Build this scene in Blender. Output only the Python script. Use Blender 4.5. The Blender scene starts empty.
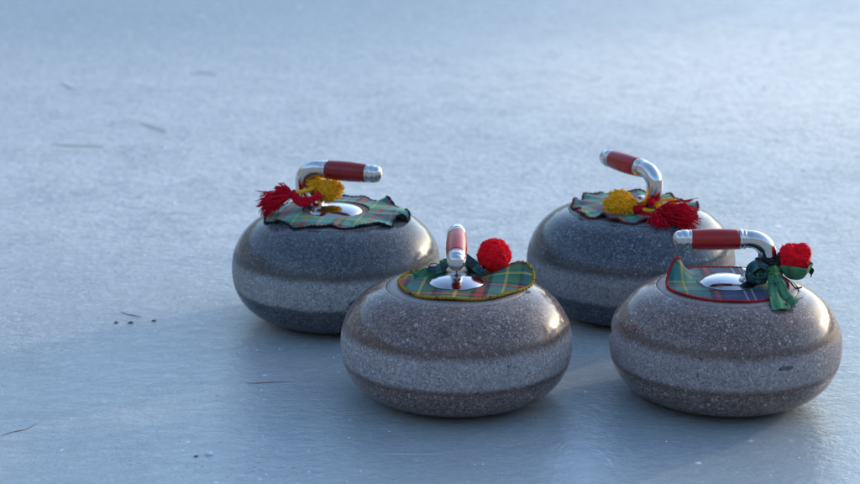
import bpy, math, random
import numpy as np
from mathutils import Vector, Matrix, noise as mnoise
from math import sin, cos, pi, radians, sqrt, atan2, exp
random.seed(7)
scene = bpy.context.scene
C = scene.collection
R = random.random
def U(a, b): return a + (b-a)*random.random()
def sstep(a, b, x):
    t = min(1, max(0, (x-a)/(b-a))); return t*t*(3-2*t)

# ------------------------------------------------------------------ camera
FPX = 1950.0; PITCH = radians(15.3); CAM_H = 2.45*sin(radians(18.2))+.07
cam_d = bpy.data.cameras.new('camera'); cam = bpy.data.objects.new('camera', cam_d); C.objects.link(cam)
cam.location = (0, 0, CAM_H); cam.rotation_euler = (radians(90)-PITCH, 0, 0)
cam_d.sensor_width = 36; cam_d.lens = FPX/860*36
cam_d.clip_start = .05; cam_d.clip_end = 2000
cam_d.dof.use_dof = True; cam_d.dof.focus_distance = 2.42; cam_d.dof.aperture_fstop = 5.6
scene.camera = cam

def ray(px, py):
    x = (px-430)/FPX; y = -(py-242)/FPX
    return Vector((x, cos(PITCH)+y*sin(PITCH), -sin(PITCH)+y*cos(PITCH)))
def on_z(px, py, z=0.0):
    d = ray(px, py); t = (z-CAM_H)/d.z
    return Vector((0, 0, CAM_H)) + d*t
def on_y(px, py, Y):
    d = ray(px, py); t = Y/d.y
    return Vector((0, 0, CAM_H)) + d*t

# ------------------------------------------------------------------ node helpers
class NT:
    def __init__(s, name):
        s.m = bpy.data.materials.new(name); s.m.use_nodes = True
        s.t = s.m.node_tree; s.t.nodes.clear()
        s.out = s.t.nodes.new('ShaderNodeOutputMaterial')
        s.b = s.t.nodes.new('ShaderNodeBsdfPrincipled')
        s.t.links.new(s.b.outputs[0], s.out.inputs[0])
    def put(s, sock, v):
        if v is None: return
        if hasattr(v, 'is_linked') or isinstance(v, bpy.types.NodeSocket): s.t.links.new(v, sock)
        else:
            if isinstance(v, (tuple, list)) and len(v) == 3 and sock.type == 'RGBA': v = (*v, 1)
            sock.default_value = v
    def n(s, kind, out=0, props=None, **ins):
        nd = s.t.nodes.new('ShaderNode'+kind)
        for k, v in (props or {}).items(): setattr(nd, k, v)
        for k, v in ins.items():
            key = int(k[1:]) if k[0] == '_' and k[1:].isdigit() else k.replace('_', ' ')
            s.put(nd.inputs[key], v)
        return nd.outputs[out]
    def math(s, op, a, b=None, c=None, clamp=False):
        nd = s.t.nodes.new('ShaderNodeMath'); nd.operation = op; nd.use_clamp = clamp
        s.put(nd.inputs[0], a)
        if b is not None: s.put(nd.inputs[1], b)
        if c is not None: s.put(nd.inputs[2], c)
        return nd.outputs[0]
    def mr(s, v, a, b, c=0.0, d=1.0, smooth=True):
        nd = s.t.nodes.new('ShaderNodeMapRange'); nd.interpolation_type = 'SMOOTHSTEP' if smooth else 'LINEAR'
        s.put(nd.inputs[0], v)
        for i, x in enumerate((a, b, c, d)): s.put(nd.inputs[i+1], x)
        return nd.outputs[0]
    def mix(s, f, a, b, mode='MIX'):
        nd = s.t.nodes.new('ShaderNodeMix'); nd.data_type = 'RGBA'; nd.blend_type = mode
        s.put(nd.inputs[0], f); s.put(nd.inputs[6], a); s.put(nd.inputs[7], b)
        return nd.outputs[2]
    def fmix(s, f, a, b):
        nd = s.t.nodes.new('ShaderNodeMix'); nd.data_type = 'FLOAT'
        s.put(nd.inputs[0], f); s.put(nd.inputs[2], a); s.put(nd.inputs[3], b)
        return nd.outputs[0]
    def noise(s, vec, scale, detail=3, rough=.55, dist=0.0):
        return s.n('TexNoise', Vector=vec, Scale=scale, Detail=detail, Roughness=rough, Distortion=dist)
    def bump(s, h, strength, dist, normal=None):
        return s.n('Bump', Height=h, Strength=strength, Distance=dist, Normal=normal) if normal is not None else s.n('Bump', Height=h, Strength=strength, Distance=dist)
    def coord(s, which='Object'):
        nd = s.t.nodes.new('ShaderNodeTexCoord'); return nd.outputs[which]
    def ramp(s, f, stops, const=False):
        nd = s.t.nodes.new('ShaderNodeValToRGB'); cr = nd.color_ramp
        if const: cr.interpolation = 'CONSTANT'
        while len(cr.elements) > 1: cr.elements.remove(cr.elements[-1])
        cr.elements[0].position = stops[0][0]; cr.elements[0].color = (*stops[0][1], 1)
        for p, c in stops[1:]:
            e = cr.elements.new(p); e.color = (*c, 1)
        s.put(nd.inputs[0], f); return nd.outputs[0]
    def set(s, **k):
        for kk, v in k.items(): s.put(s.b.inputs[kk.replace('_', ' ')], v)

# ------------------------------------------------------------------ materials
def mat_stone(name, base, dark, speck, band, stripe, marks, seed, up=.009, grain=1.0, warm=.6):
    m = NT(name); oc = m.coord()
    sh = m.n('Mapping', Vector=oc, Location=(seed*3.1, seed*1.7, seed*.9))
    sep = m.t.nodes.new('ShaderNodeSeparateXYZ'); m.put(sep.inputs[0], oc)
    x, y, z = sep.outputs
    wob = m.math('ADD', m.math('MULTIPLY', m.math('SUBTRACT', m.noise(sh, 30, 4), .5), .006), m.math('MULTIPLY', m.math('SUBTRACT', m.noise(sh, 260, 3, .7), .5), .009))
    zw = m.math('SUBTRACT', m.math('ADD', z, wob), up)
    band_m = m.math('MULTIPLY', m.mr(zw, .0400, .0470), m.mr(zw, .074, .086, 1, 0))
    wide = m.math('MULTIPLY', m.mr(zw, .0355, .039), m.mr(zw, .090, .0945, 1, 0))
    stripe_m = m.math('SUBTRACT', wide, band_m, clamp=True)
    r = m.math('SQRT', m.math('ADD', m.math('MULTIPLY', x, x), m.math('MULTIPLY', y, y)))
    inset = m.math('MULTIPLY', m.mr(r, .0860, .0868, 1, 0), m.mr(z, .12, .13))
    # granite body: cloudy base, dark mica grains, pale feldspar grains of two sizes
    cl = m.mr(m.noise(sh, 38, 5, .65), .3, .72)
    col = m.mix(cl, dark, base)
    fine = m.mr(m.noise(sh, 620, 3, .75), .36, .66)
    col = m.mix(m.math('MULTIPLY', fine, .7), col, tuple(min(1, c*2.1) for c in base))
    md = m.mr(m.noise(m.n('Mapping', Vector=sh, Location=(9, 4, 2)), 210, 3, .7), .42, .66)
    col = m.mix(m.math('MULTIPLY', md, .55), col, tuple(c*.7 for c in dark))
    if warm:
        wp = m.mr(m.noise(m.n('Mapping', Vector=sh, Location=(1, 3, 8)), 16, 5, .7), .46, .66)
        wg = m.mr(m.noise(m.n('Mapping', Vector=sh, Location=(4, 1, 6)), 330, 2, .7), .45, .62)
        col = m.mix(m.math('MULTIPLY', m.math('ADD', m.math('MULTIPLY', wp, .5), m.math('MULTIPLY', wg, .35)), warm), col, (.19, .10, .065))
    v1 = m.t.nodes.new('ShaderNodeTexVoronoi'); v1.inputs['Scale'].default_value = 260*grain; m.put(v1.inputs['Vector'], m.n('Mapping', Vector=sh, Rotation=(.3, .5, .2)))
    s1 = m.t.nodes.new('ShaderNodeSeparateColor'); m.put(s1.inputs[0], v1.outputs['Color'])
    pick = m.mr(s1.outputs[0], .62, .70)
    dens = m.mr(m.noise(sh, 24, 4, .65), .38, .62, .15, 1)
    rad = m.fmix(s1.outputs[1], .22, .52)
    sp = m.math('MULTIPLY', pick, m.mr(m.math('DIVIDE', v1.outputs['Distance'], rad), .75, 1.05, 1, 0))
    spk = m.math('MULTIPLY', m.math('MULTIPLY', sp, dens), m.fmix(s1.outputs[2], .35, 1.0))
    v2 = m.t.nodes.new('ShaderNodeTexVoronoi'); v2.inputs['Scale'].default_value = 520; m.put(v2.inputs['Vector'], m.n('Mapping', Vector=sh, Location=(5, 2, 1)))
    s2 = m.t.nodes.new('ShaderNodeSeparateColor'); m.put(s2.inputs[0], v2.outputs['Color'])
    blk = m.math('MULTIPLY', m.mr(s2.outputs[0], .80, .84), m.mr(v2.outputs['Distance'], .35, .5, 1, 0))
    pale2 = m.math('MULTIPLY', m.mr(s2.outputs[1], .74, .80), m.mr(v2.outputs['Distance'], .4, .55, 1, 0))
    col = m.mix(m.math('MULTIPLY', blk, .75), col, tuple(c*.25 for c in dark))
    col = m.mix(m.math('MULTIPLY', pale2, .45), col, speck)
    col = m.mix(m.math('MULTIPLY', spk, .85), col, speck)
    # striking band: hammered, pale, chalky
    bn = m.mr(m.noise(sh, 380, 4, .8), .34, .66)
    bcl = m.mr(m.noise(m.n('Mapping', Vector=sh, Scale=(1, 1, .35)), 62, 5, .7), .34, .66)
    bcol = m.mix(m.math('MULTIPLY', bn, .68), tuple(c*.48 for c in band), tuple(min(1, c*1.5) for c in band))
    bcol = m.mix(m.math('MULTIPLY', bcl, .6), bcol, tuple(c*.62 for c in band))
    bcol = m.mix(m.math('MULTIPLY', blk, .65), bcol, tuple(c*.5 for c in dark))
    bcol = m.mix(m.math('MULTIPLY', md, .3), bcol, tuple(c*.9 for c in base))
    bcol = m.mix(m.math('MULTIPLY', spk, .6), bcol, tuple(min(1, c*1.7) for c in band))
    # a vein and a few large feldspar crystals
    v3 = m.t.nodes.new('ShaderNodeTexVoronoi'); v3.inputs['Scale'].default_value = 95*grain; m.put(v3.inputs['Vector'], m.n('Mapping', Vector=sh, Location=(2, 8, 3)))
    s3 = m.t.nodes.new('ShaderNodeSeparateColor'); m.put(s3.inputs[0], v3.outputs['Color'])
    bigc = m.math('MULTIPLY', m.mr(s3.outputs[0], .86, .90), m.mr(m.math('ADD', v3.outputs['Distance'], m.math('MULTIPLY', md, .12)), .17, .26, 1, 0))
    col = m.mix(m.math('MULTIPLY', bigc, .55), col, speck)
    bcol = m.mix(m.math('MULTIPLY', bigc, .4), bcol, tuple(min(1, c*1.6) for c in band))
    groove = m.math('MULTIPLY', m.math('MULTIPLY', m.mr(r, .0858, .0863), m.mr(r, .0870, .0876, 1, 0)), m.mr(z, .12, .13))
    scol = m.mix(.55, col, stripe)
    col = m.mix(m.math('MULTIPLY', stripe_m, .8), col, scol)
    col = m.mix(band_m, col, bcol)
    icol = m.mix(m.math('MULTIPLY', fine, .5), tuple((b*.75+c*.25) for b, c in zip(base, band)), band)
    col = m.mix(m.math('MULTIPLY', inset, .6), col, icol)
    col = m.mix(m.math('MULTIPLY', groove, .75), col, tuple(c*.5 for c in dark))
    rough = m.fmix(m.mr(m.noise(sh, 130, 3), .3, .7), .12, .19)
    rough = m.fmix(stripe_m, rough, .36)
    rough = m.fmix(band_m, rough, .78)
    rough = m.fmix(inset, rough, .42)
    # chips and wet marks: (point, half sizes, darkness, depth)
    chip_h = None
    for (p, s, dk, dp) in marks:
        q = m.n('VectorMath', props={'operation': 'SUBTRACT'}, _0=oc, _1=tuple(p))
        q = m.n('VectorMath', props={'operation': 'DIVIDE'}, _0=q, _1=tuple(s))
        ln = m.n('VectorMath', 'Value', props={'operation': 'LENGTH'}, _0=q)
        ln = m.math('ADD', ln, m.math('MULTIPLY', m.math('SUBTRACT', m.noise(sh, 190, 4, .7), .5), 1.3))
        mk = m.mr(ln, .75, 1.1, 1, 0)
        col = m.mix(m.math('MULTIPLY', mk, dk), col, tuple(c*.45 for c in dark))
        chip_h = m.math('MULTIPLY', mk, dp) if chip_h is None else m.math('ADD', chip_h, m.math('MULTIPLY', mk, dp))
    h = m.math('ADD', m.math('MULTIPLY', m.math('MULTIPLY', m.noise(sh, 480, 4, .8), band_m), 2.2),
               m.math('MULTIPLY', m.noise(sh, 300, 3, .6), .05))
    h = m.math('SUBTRACT', h, m.math('MULTIPLY', m.math('MULTIPLY', blk, band_m), .7))
    if chip_h is not None: h = m.math('SUBTRACT', h, chip_h)
    m.set(Base_Color=col, Roughness=rough, Normal=m.bump(h, .55, .0012), Specular_IOR_Level=m.math('MULTIPLY', m.fmix(band_m, .36, .15), m.math('SUBTRACT', 1.0, groove)))
    return m.m

def mat_chrome(name='polished_chrome', tint=(.62, .62, .63), rough=.06):
    m = NT(name); oc = m.coord()
    ns = m.noise(oc, 90, 5, .7); nf = m.noise(m.n('Mapping', Vector=oc, Scale=(1, 1, 1)), 600, 2)
    m.set(Base_Color=m.mix(m.mr(ns, .5, .8), tint, tuple(c*.72 for c in tint)), Metallic=1.0,
          Roughness=m.mr(ns, .35, .75, rough, rough+.16), Normal=m.bump(nf, .05, .0004))
    return m.m

def mat_grip(name, colr):
    m = NT(name); oc = m.coord()
    a = m.noise(m.n('Mapping', Vector=oc, Scale=(2, 12, 12)), 14, 5, .7)
    b = m.noise(oc, 320, 3, .7)
    c = m.mix(m.mr(a, .35, .75), colr, tuple(x*.55 for x in colr))
    c = m.mix(m.mr(b, .66, .74, 0, .5), c, tuple(min(1, x*1.5+.05) for x in colr))
    m.set(Base_Color=c, Roughness=m.mr(a, .3, .7, .20, .36), Normal=m.bump(a, .12, .001), Coat_Weight=.08, Coat_Roughness=.2)
    return m.m

def mat_plain(name, colr, rough=.8, var=.35, scale=300, bump=.3, sheen=0.0, bd=.0008):
    m = NT(name); oc = m.coord(); a = m.noise(oc, scale, 4, .7)
    m.set(Base_Color=m.mix(m.mr(a, .3, .7), tuple(x*(1-var) for x in colr), tuple(min(1, x*(1+var)) for x in colr)),
          Roughness=rough, Normal=m.bump(a, bump, bd), Sheen_Weight=sheen, Sheen_Roughness=.5)
    return m.m

def mat_yarn(name, colr, lo=.65, hi=1.3):
    m = NT(name); oc = m.coord(); a = m.noise(oc, 260, 3, .7); b = m.noise(oc, 40, 2)
    c = m.mix(m.mr(a, .3, .7), tuple(x*lo for x in colr), tuple(min(1, x*hi) for x in colr))
    c = m.mix(m.mr(b, .35, .7, 0, .25), c, tuple(x*.75 for x in colr))
    m.set(Base_Color=c, Roughness=.9, Normal=m.bump(m.noise(oc, 1500, 2, .8), .5, .0006), Sheen_Weight=.12, Sheen_Roughness=.3, Specular_IOR_Level=.05)
    return m.m

GRN = (.040, .18, .095); DGR = (.016, .07, .045); BLU = (.022, .055, .15); BLK = (.006, .007, .009); RED = (.48, .02, .02)
YEL = (.60, .50, .08); WHT = (.46, .50, .48); TEA = (.045, .24, .21); LGT = (.11, .34, .26)
def mat_tartan(name, sx, sy, period=.075, rot=0.0, off=(0, 0), rough=.75, light=1.0):
    m = NT(name); uv = m.coord('UV')
    q = m.n('Mapping', Vector=uv, Rotation=(0, 0, rot), Scale=(1/period,)*3, Location=(off[0], off[1], 0))
    sep = m.t.nodes.new('ShaderNodeSeparateXYZ'); m.put(sep.inputs[0], q)
    fx = m.math('FRACT', sep.outputs[0]); fy = m.math('FRACT', sep.outputs[1])
    cx = m.ramp(fx, sx, True); cy = m.ramp(fy, sy, True)
    # twill: diagonal threads choose warp or weft
    tw = m.math('FRACT', m.math('MULTIPLY', m.math('ADD', sep.outputs[0], sep.outputs[1]), period/.0011))
    pickf = m.mr(tw, .42, .58)
    c = m.mix(m.fmix(.6, m.math('ADD', m.math('MULTIPLY', pickf, 1.0), 0), .5), cx, cy)
    wn = m.noise(uv, 1800, 2, .6); lg = m.noise(uv, 45, 3)
    c = m.mix(m.mr(wn, .3, .7, 0, .15), c, m.mix(.5, c, (.3, .32, .32)))
    c = m.mix(m.mr(lg, .4, .7, 0, .25), c, tuple([.02]*3))
    if light != 1.0: c = m.mix(1.0, c, (light,)*3, 'MULTIPLY')
    m.set(Base_Color=c, Roughness=rough, Normal=m.bump(m.math('ADD', m.math('MULTIPLY', pickf, .4), wn), .35, .0005), Sheen_Weight=.04, Sheen_Roughness=.5, Specular_IOR_Level=.2)
    return m.m

def mat_hem(name, ca, cb, thr=.5):
    m = NT(name); oc = m.coord()
    a = m.noise(oc, 130, 2, .6); b = m.noise(oc, 520, 3, .7)
    c = m.mix(m.mr(a, thr, thr+.08), ca, cb)
    c = m.mix(m.mr(b, .35, .65), tuple([.0]*3), c) if False else m.mix(m.mr(b, .3, .7, .45, 0), c, (.02, .02, .02))
    m.set(Base_Color=c, Roughness=.9, Normal=m.bump(b, .6, .0008), Specular_IOR_Level=.15)
    return m.m

# ------------------------------------------------------------------ mesh helpers
class MB:
    def __init__(s): s.v = []; s.f = []; s.uv = None
    def add(s, vs, fs):
        o = len(s.v); s.v += [tuple(v) for v in vs]; s.f += [tuple(i+o for i in f) for f in fs]
    def tube(s, pts, rad, n=8, caps=True, phase=0.0):
        pts = [Vector(p) for p in pts]; k = len(pts)
        rad = rad if isinstance(rad, (list, tuple)) else [rad]*k
        t0 = (pts[1]-pts[0]).normalized()
        up = Vector((0, 0, 1)) if abs(t0.z) < .9 else Vector((1, 0, 0))
        nrm = t0.cross(up).normalized(); vs = []; fs = []
        for i in range(k):
            t = (pts[min(i+1, k-1)]-pts[max(i-1, 0)]).normalized()
            nrm = (nrm - t*nrm.dot(t)).normalized(); b = t.cross(nrm)
            for j in range(n):
                a = 2*pi*j/n+phase; vs.append(pts[i]+(nrm*cos(a)+b*sin(a))*rad[i])
        for i in range(k-1):
            for j in range(n):
                a = i*n+j; b_ = i*n+(j+1) % n; fs.append((a, b_, b_+n, a+n))
        if caps: fs.append(tuple(range(n))[::-1]); fs.append(tuple((k-1)*n+j for j in range(n)))
        s.add(vs, fs)
    def lathe(s, prof, n=96, axis=None, origin=(0, 0, 0), xdir=None):
        # prof: (r, h) along axis
        ax = Vector(axis or (0, 0, 1)).normalized(); o = Vector(origin)
        xd = Vector(xdir) if xdir else (Vector((1, 0, 0)) if abs(ax.x) < .9 else Vector((0, 0, 1)))
        xd = (xd-ax*xd.dot(ax)).normalized(); yd = ax.cross(xd); vs = []; fs = []; rings = []
        for (r, h) in prof:
            if r < 1e-6: rings.append([len(vs)]); vs.append(o+ax*h)
            else:
                rings.append(list(range(len(vs), len(vs)+n)))
                for j in range(n):
                    a = 2*pi*j/n; vs.append(o+ax*h+(xd*cos(a)+yd*sin(a))*r)
        for A, B in zip(rings, rings[1:]):
            if len(A) == 1 and len(B) == 1: continue
            for j in range(n):
                k = (j+1) % n
                if len(A) == 1: fs.append((A[0], B[k], B[j]))
                elif len(B) == 1: fs.append((A[j], A[k], B[0]))
                else: fs.append((A[j], A[k], B[k], B[j]))
        s.add(vs, fs)
    def build(s, name, mat, parent=None, smooth=True, solid=0, loc=None, sub=0):
        me = bpy.data.meshes.new(name); me.from_pydata(s.v, [], s.f); me.update()
        if s.uv:
            l = me.uv_layers.new(name='UVMap')
            for lp in me.loops: l.data[lp.index].uv = s.uv[lp.vertex_index]
        o = bpy.data.objects.new(name, me); C.objects.link(o); me.materials.append(mat)
        if smooth:
            for p in me.polygons: p.use_smooth = True
        if sub: md = o.modifiers.new('sub', 'SUBSURF'); md.levels = sub; md.render_levels = sub
        if solid: md = o.modifiers.new('solid', 'SOLIDIFY'); md.thickness = solid; md.offset = 0
        if parent: o.parent = parent
        if loc is not None: o.location = loc
        return o
def empty(name, loc, label, cat, group=None, rz=0):
    o = bpy.data.objects.new(name, None); C.objects.link(o); o.location = loc; o.rotation_euler.z = rz
    o.empty_display_size = .05
    o['label'] = label; o['category'] = cat
    if group: o['group'] = group
    return o
def catmull(P, per=8, closed=False):
    P = [Vector(p) for p in P]; n = len(P); out = []
    for i in range(n if closed else n-1):
        g = (lambda k: P[k % n]) if closed else (lambda k: P[min(max(k, 0), n-1)])
        a, b, c, d = g(i-1), g(i), g(i+1), g(i+2)
        for j in range(per):
            f = j/per
            out.append(.5*((2*b)+(-a+c)*f+(2*a-5*b+4*c-d)*f*f+(-a+3*b-3*c+d)*f**3))
    if not closed: out.append(P[-1])
    return out

# ------------------------------------------------------------------ stones
PROF = [(.0, .006), (.040, .0055), (.053, .004), (.058, .0006), (.062, 0), (.067,.0006),(.082,.0018),(.099,.0062),(.117,.0150),(.1315,.029),(.1395,.045),(.1428,.061),(.1425,.079),(.1375,.098),(.1265,.1153),(.1115,.1282),(.098,.1349),(.0872,.1384)]
def stone_profile():
    p = catmull([(a, b, 0) for a, b in PROF], 7)
    out = [(q.x, q.y) for q in p]; out[0] = (0, .006)
    out += [(.0868, .1379), (.0864, .1376), (.0860, .1380), (.0855, .1387), (.080, .1398), (.065, .1412), (.045, .1420), (.0, .1422)]
    return [(max(r, 0), z) for r, z in out]
STOP = .1422
def top_z(r):      # height of the stone's top surface
    pts = [(0, .1422), (.045, .1420), (.065, .1412), (.080, .1398), (.0872, .1386), (.098, .1349), (.1115, .1282), (.1265, .1153)]
    for (a, za), (b, zb) in zip(pts, pts[1:]):
        if r <= b: return za+(zb-za)*(r-a)/(b-a)
    return .1155

M = {}
M['chrome'] = mat_chrome()
M['cap'] = mat_chrome('cap_chrome', (.50, .50, .53), .09)
M['chrome_dull'] = mat_chrome('worn_chrome', (.66, .65, .63), .16)
M['grip_dark'] = mat_grip('dark_red_grip', (.30, .003, .006))
M['grip'] = mat_grip('red_grip', (.42, .004, .004))
M['grip_bright'] = mat_grip('scuffed_red_grip', (.52, .012, .006))
M['rubber'] = mat_plain('dark_gasket', (.02, .015, .014), .6, .3, 200, .2)
M['copper'] = mat_plain('brown_felt', (.12, .045, .035), .85, .4, 300, .5, .2)
M['y_red'] = mat_yarn('crimson_yarn', (.60, .006, .026), .8, 1.15)
M['y_scar'] = mat_yarn('scarlet_yarn', (1.0, .012, .028), .9, 1.0)
M['y_yel'] = mat_yarn('golden_yarn', (1.0, .50, .025), .8, 1.0)
M['y_blk'] = mat_yarn('black_yarn', (.012, .014, .014))
M['y_grn'] = mat_yarn('green_yarn', (.03, .13, .06))

def make_handle(root, az, grip_mat, chrome, gasket, tilt=0.0, cap_r=.0345, gw=.0035):
    """handle frame: +x towards the tip, neck on -x; built in local coords rotated by az about the stone axis"""
    ca, sa = cos(az), sin(az)
    def L(x, y, z): return Vector((x*ca-y*sa, x*sa+y*ca, z))
    zt = STOP
    # cap plate with a gasket lip
    b = MB(); b.lathe([(cap_r+.0005, zt+.0004), (cap_r, zt+.0016), (cap_r-.002, zt+.0030), (cap_r*.86, zt+.0052), (cap_r*.66, zt+.0076), (cap_r*.4, zt+.0094), (cap_r*.18, zt+.0102), (0, zt+.0104)], 72)
    cap = b.build('cap_plate', M['cap'], root)
    b = MB(); b.lathe([(cap_r-.004, zt+.0010), (cap_r+.001, zt+.0022), (cap_r+gw*.7, zt+.0026), (cap_r+gw, zt+.0014), (cap_r+gw+.0002, zt-.0005)], 72)
    b.build('gasket', gasket, cap)
    # gooseneck
    zg = zt+.0560
    path = catmull([L(-.020, 0, zt+.006), L(-.031, 0, zt+.0085), L(-.0415, 0, zt+.0165), L(-.0480, 0, zt+.0300), L(-.0465, 0, zt+.0440), L(-.0385, 0, zt+.0523), L(-.0290, 0, zt+.0558), L(-.0195, 0, zg)], 8)
    k = len(path); rad = []
    for i in range(k):
        f = i/(k-1)
        rad.append(.0100+.0040*exp(-(f/.10)**2)+.0012*sin(pi*f)+.0004*f)
    b = MB(); b.tube(path, rad, 28)
    neck = b.build('handle', chrome, root)
    ax = L(1, 0, tilt)
    # ferrule between neck and grip
    o = L(-.0205, 0, zg)
    b = MB(); b.lathe([(.0, 0), (.0112, 0), (.0118, .0006), (.0118, .0024), (.0110, .0030), (.0110, .0042), (.0120, .0048), (.0122, .0080), (.0112, .0086), (.0, .0086)], 40, ax, o)
    b.build('ferrule', chrome, neck)
    g = [(.0, .0080), (.0112, .0082), (.0118, .0088)]
    for i in range(15):
        f = i/14; g.append((.0116+.0015*sin(pi*(f*.8+.1))-.0002*f, .0090+f*.0570))
    g += [(.0112, .0668), (0, .0670)]
    b = MB(); b.lathe(g, 40, ax, o); b.build('grip', grip_mat, neck)
    t = [(0, .0666), (.0113, .0666), (.0117, .0672), (.0117, .0690), (.0110, .0696), (.0110, .0706), (.0116, .0712), (.0114, .0790), (.0106, .0796), (.0104, .0806), (.0106, .0812)]
    for i in range(1, 9):
        a = i/8*pi/2; t.append((.0106*cos(a)**.9 if i < 8 else 0, .0812+.0080*sin(a)))
    b = MB(); b.lathe(t, 40, ax, o); b.build('end_cap', chrome, neck)
    return neck, L

def make_cloth(root, Rf, zf, mat, hem_mat, inner=.030, hem_r=.0013, nth=240, nr=26, hem_gap=None):
    b = MB(); uv = []
    edge = []
    for i in range(nth):
        th = 2*pi*i/nth; Rr = Rf(th)
        for j in range(nr):
            f = j/(nr-1); r = inner+(Rr-inner)*f
            z = zf(f, th, r); x, y = r*cos(th), r*sin(th)
            b.v.append((x, y, z)); uv.append((x, y))
            if j == nr-1: edge.append(Vector((x, y, z)))
    for i in range(nth):
        k = (i+1) % nth
        for j in range(nr-1):
            b.f.append((i*nr+j, i*nr+j+1, k*nr+j+1, k*nr+j))
    b.uv = uv
    o = b.build('tartan_cloth', mat, root, solid=.0009)
    h = MB(); pts = edge+[edge[0]]; rad = []
    dense = []
    for i in range(len(edge)):
        a, c = edge[i], edge[(i+1) % len(edge)]
        for q in (0, .5): dense.append(a.lerp(c, q))
    dense.append(dense[0].copy())
    rad = [hem_r*(1+.28*sin(i*1.25)+.22*R()) for i in range(len(dense))]
    h.tube([p+Vector((0, 0, .0004)) for p in dense], rad, 7, caps=False)
    h.build('hem', hem_mat, o)
    return o

# ---- yarn ornaments
def rdir():
    z = U(-1, 1); a = U(0, 2*pi); s = sqrt(1-z*z); return Vector((s*cos(a), s*sin(a), z))
def pompom(name, c, rad, mat, parent, n=900, yr=.00085, curl=.25, squash=(1, 1, 1), inner=.55, lump=.10, seed=1):
    random.seed(seed); b = MB(); c = Vector(c)
    def bulge(d): return 1+lump*mnoise.noise(d*2.3+Vector((seed*7.1, 0, 0)))*2
    vs = []; fs = []; nu, nv = 28, 16
    for i in range(nv+1):
        for j in range(nu):
            th = pi*i/nv; ph = 2*pi*j/nu; d = Vector((sin(th)*cos(ph), sin(th)*sin(ph), cos(th)))
            q = d*rad*.84*bulge(d); vs.append(c+Vector((q.x*squash[0], q.y*squash[1], q.z*squash[2])))
    for i in range(nv):
        for j in range(nu):
            k = (j+1) % nu; fs.append((i*nu+j, i*nu+k, (i+1)*nu+k, (i+1)*nu+j))
    b.add(vs, fs)
    for _ in range(n):
        d = rdir(); t = d.cross(rdir()).normalized(); L_ = rad*U(.86, 1.05)*bulge(d)
        pts = []
        for k in range(4):
            f = k/3; q = d*(L_*(inner+(1-inner)*f)) + t*(rad*curl*f*f*U(.5, 1))
            q = q.normalized()*min(q.length, L_) if q.length > 0 else q
            pts.append(c+Vector((q.x*squash[0], q.y*squash[1], q.z*squash[2])))
        b.tube(pts, [yr*.8, yr, yr*1.1, yr*.85], 5)
    fuzz(b, c, lambda d: rad*.98*bulge(d), squash, int(n*.25))
    return b.build(name, mat, parent)
def fuzz(b, c, rf, squash, n):      # stray fibres standing off the wool
    for _ in range(n):
        d = rdir(); t = rdir(); L_ = rf(d); pts = []
        ln_ = L_*U(.05, .16)
        for k in range(4):
            f = k/3; q = d*(L_*.96+ln_*f)+t*ln_*(.9*f*f)
            pts.append(c+Vector((q.x*squash[0], q.y*squash[1], q.z*squash[2])))
        b.tube(pts, [.00022, .0002, .00018, .0001], 3, caps=False)
def woolball(name, c, rad, mat, parent, n=420, yr=.0011, squash=(1, 1, 1), lobes=(), seed=1, lump=.08):
    """soft ball of crinkled loops of yarn"""
    random.seed(seed); b = MB(); c = Vector(c)
    def bulge(d):
        v = 1+lump*2*mnoise.noise(d*2.1+Vector((seed*3.3, 1, 0)))
        for (ld, amt, w) in lobes:
            v += amt*exp(-((1-d.dot(Vector(ld).normalized()))/w)**2)
        return v
    nu, nv = 40, 24; vs = []; fs = []
    def P(d, k): 
        q = d*rad*k*bulge(d); return c+Vector((q.x*squash[0], q.y*squash[1], q.z*squash[2]))
    for i in range(nv+1):
        for j in range(nu):
            th = pi*i/nv; ph = 2*pi*j/nu; vs.append(P(Vector((sin(th)*cos(ph), sin(th)*sin(ph), cos(th))), .93))
    for i in range(nv):
        for j in range(nu):
            k = (j+1) % nu; fs.append((i*nu+j, i*nu+k, (i+1)*nu+k, (i+1)*nu+j))
    b.add(vs, fs)
    for _ in range(n):
        d = rdir(); t = d.cross(rdir()).normalized(); s = d.cross(t); pts = []
        w = U(.10, .24); ph = U(0, 6); m = 9; dp = U(.88, 1.0)
        for k in range(m):
            f = k/(m-1)-.5
            dd = (d+t*f*w*2.6+s*w*.45*sin(ph+f*9)).normalized()
            pts.append(P(dd, dp-.10*(abs(f)*2)**3+.015*sin(k*2.1+ph)))
        b.tube(pts, yr*U(.8, 1.2), 5)
    fuzz(b, c, lambda d: rad*.96*bulge(d), squash, n*5)
    return b.build(name, mat, parent)
def tassel(name, knot, d, mat, parent, n=120, length=.045, spread=.45, yr=.0009, droop=.012, seed=1, floor=None):
    random.seed(seed); b = MB(); knot = Vector(knot); d = Vector(d).normalized()
    for _ in range(n):
        dd = (d+rdir()*spread*U(.2, 1)).normalized(); L_ = length*U(.62, 1.1); w = rdir()*length*.10; pts = []
        for k in range(7):
            f = k/6; q = knot+rdir()*.0004+dd*L_*f+Vector((0, 0, -droop))*f*f*U(.85, 1.15)+w*sin(f*4)*f
            q += d.orthogonal()*0
            if floor is not None: q.z = max(q.z, floor(q)+yr)
            pts.append(q)
        b.tube(pts, [yr*.9]*6+[yr*.5], 5)
    # bound head
    return b.build(name, mat, parent)
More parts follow.
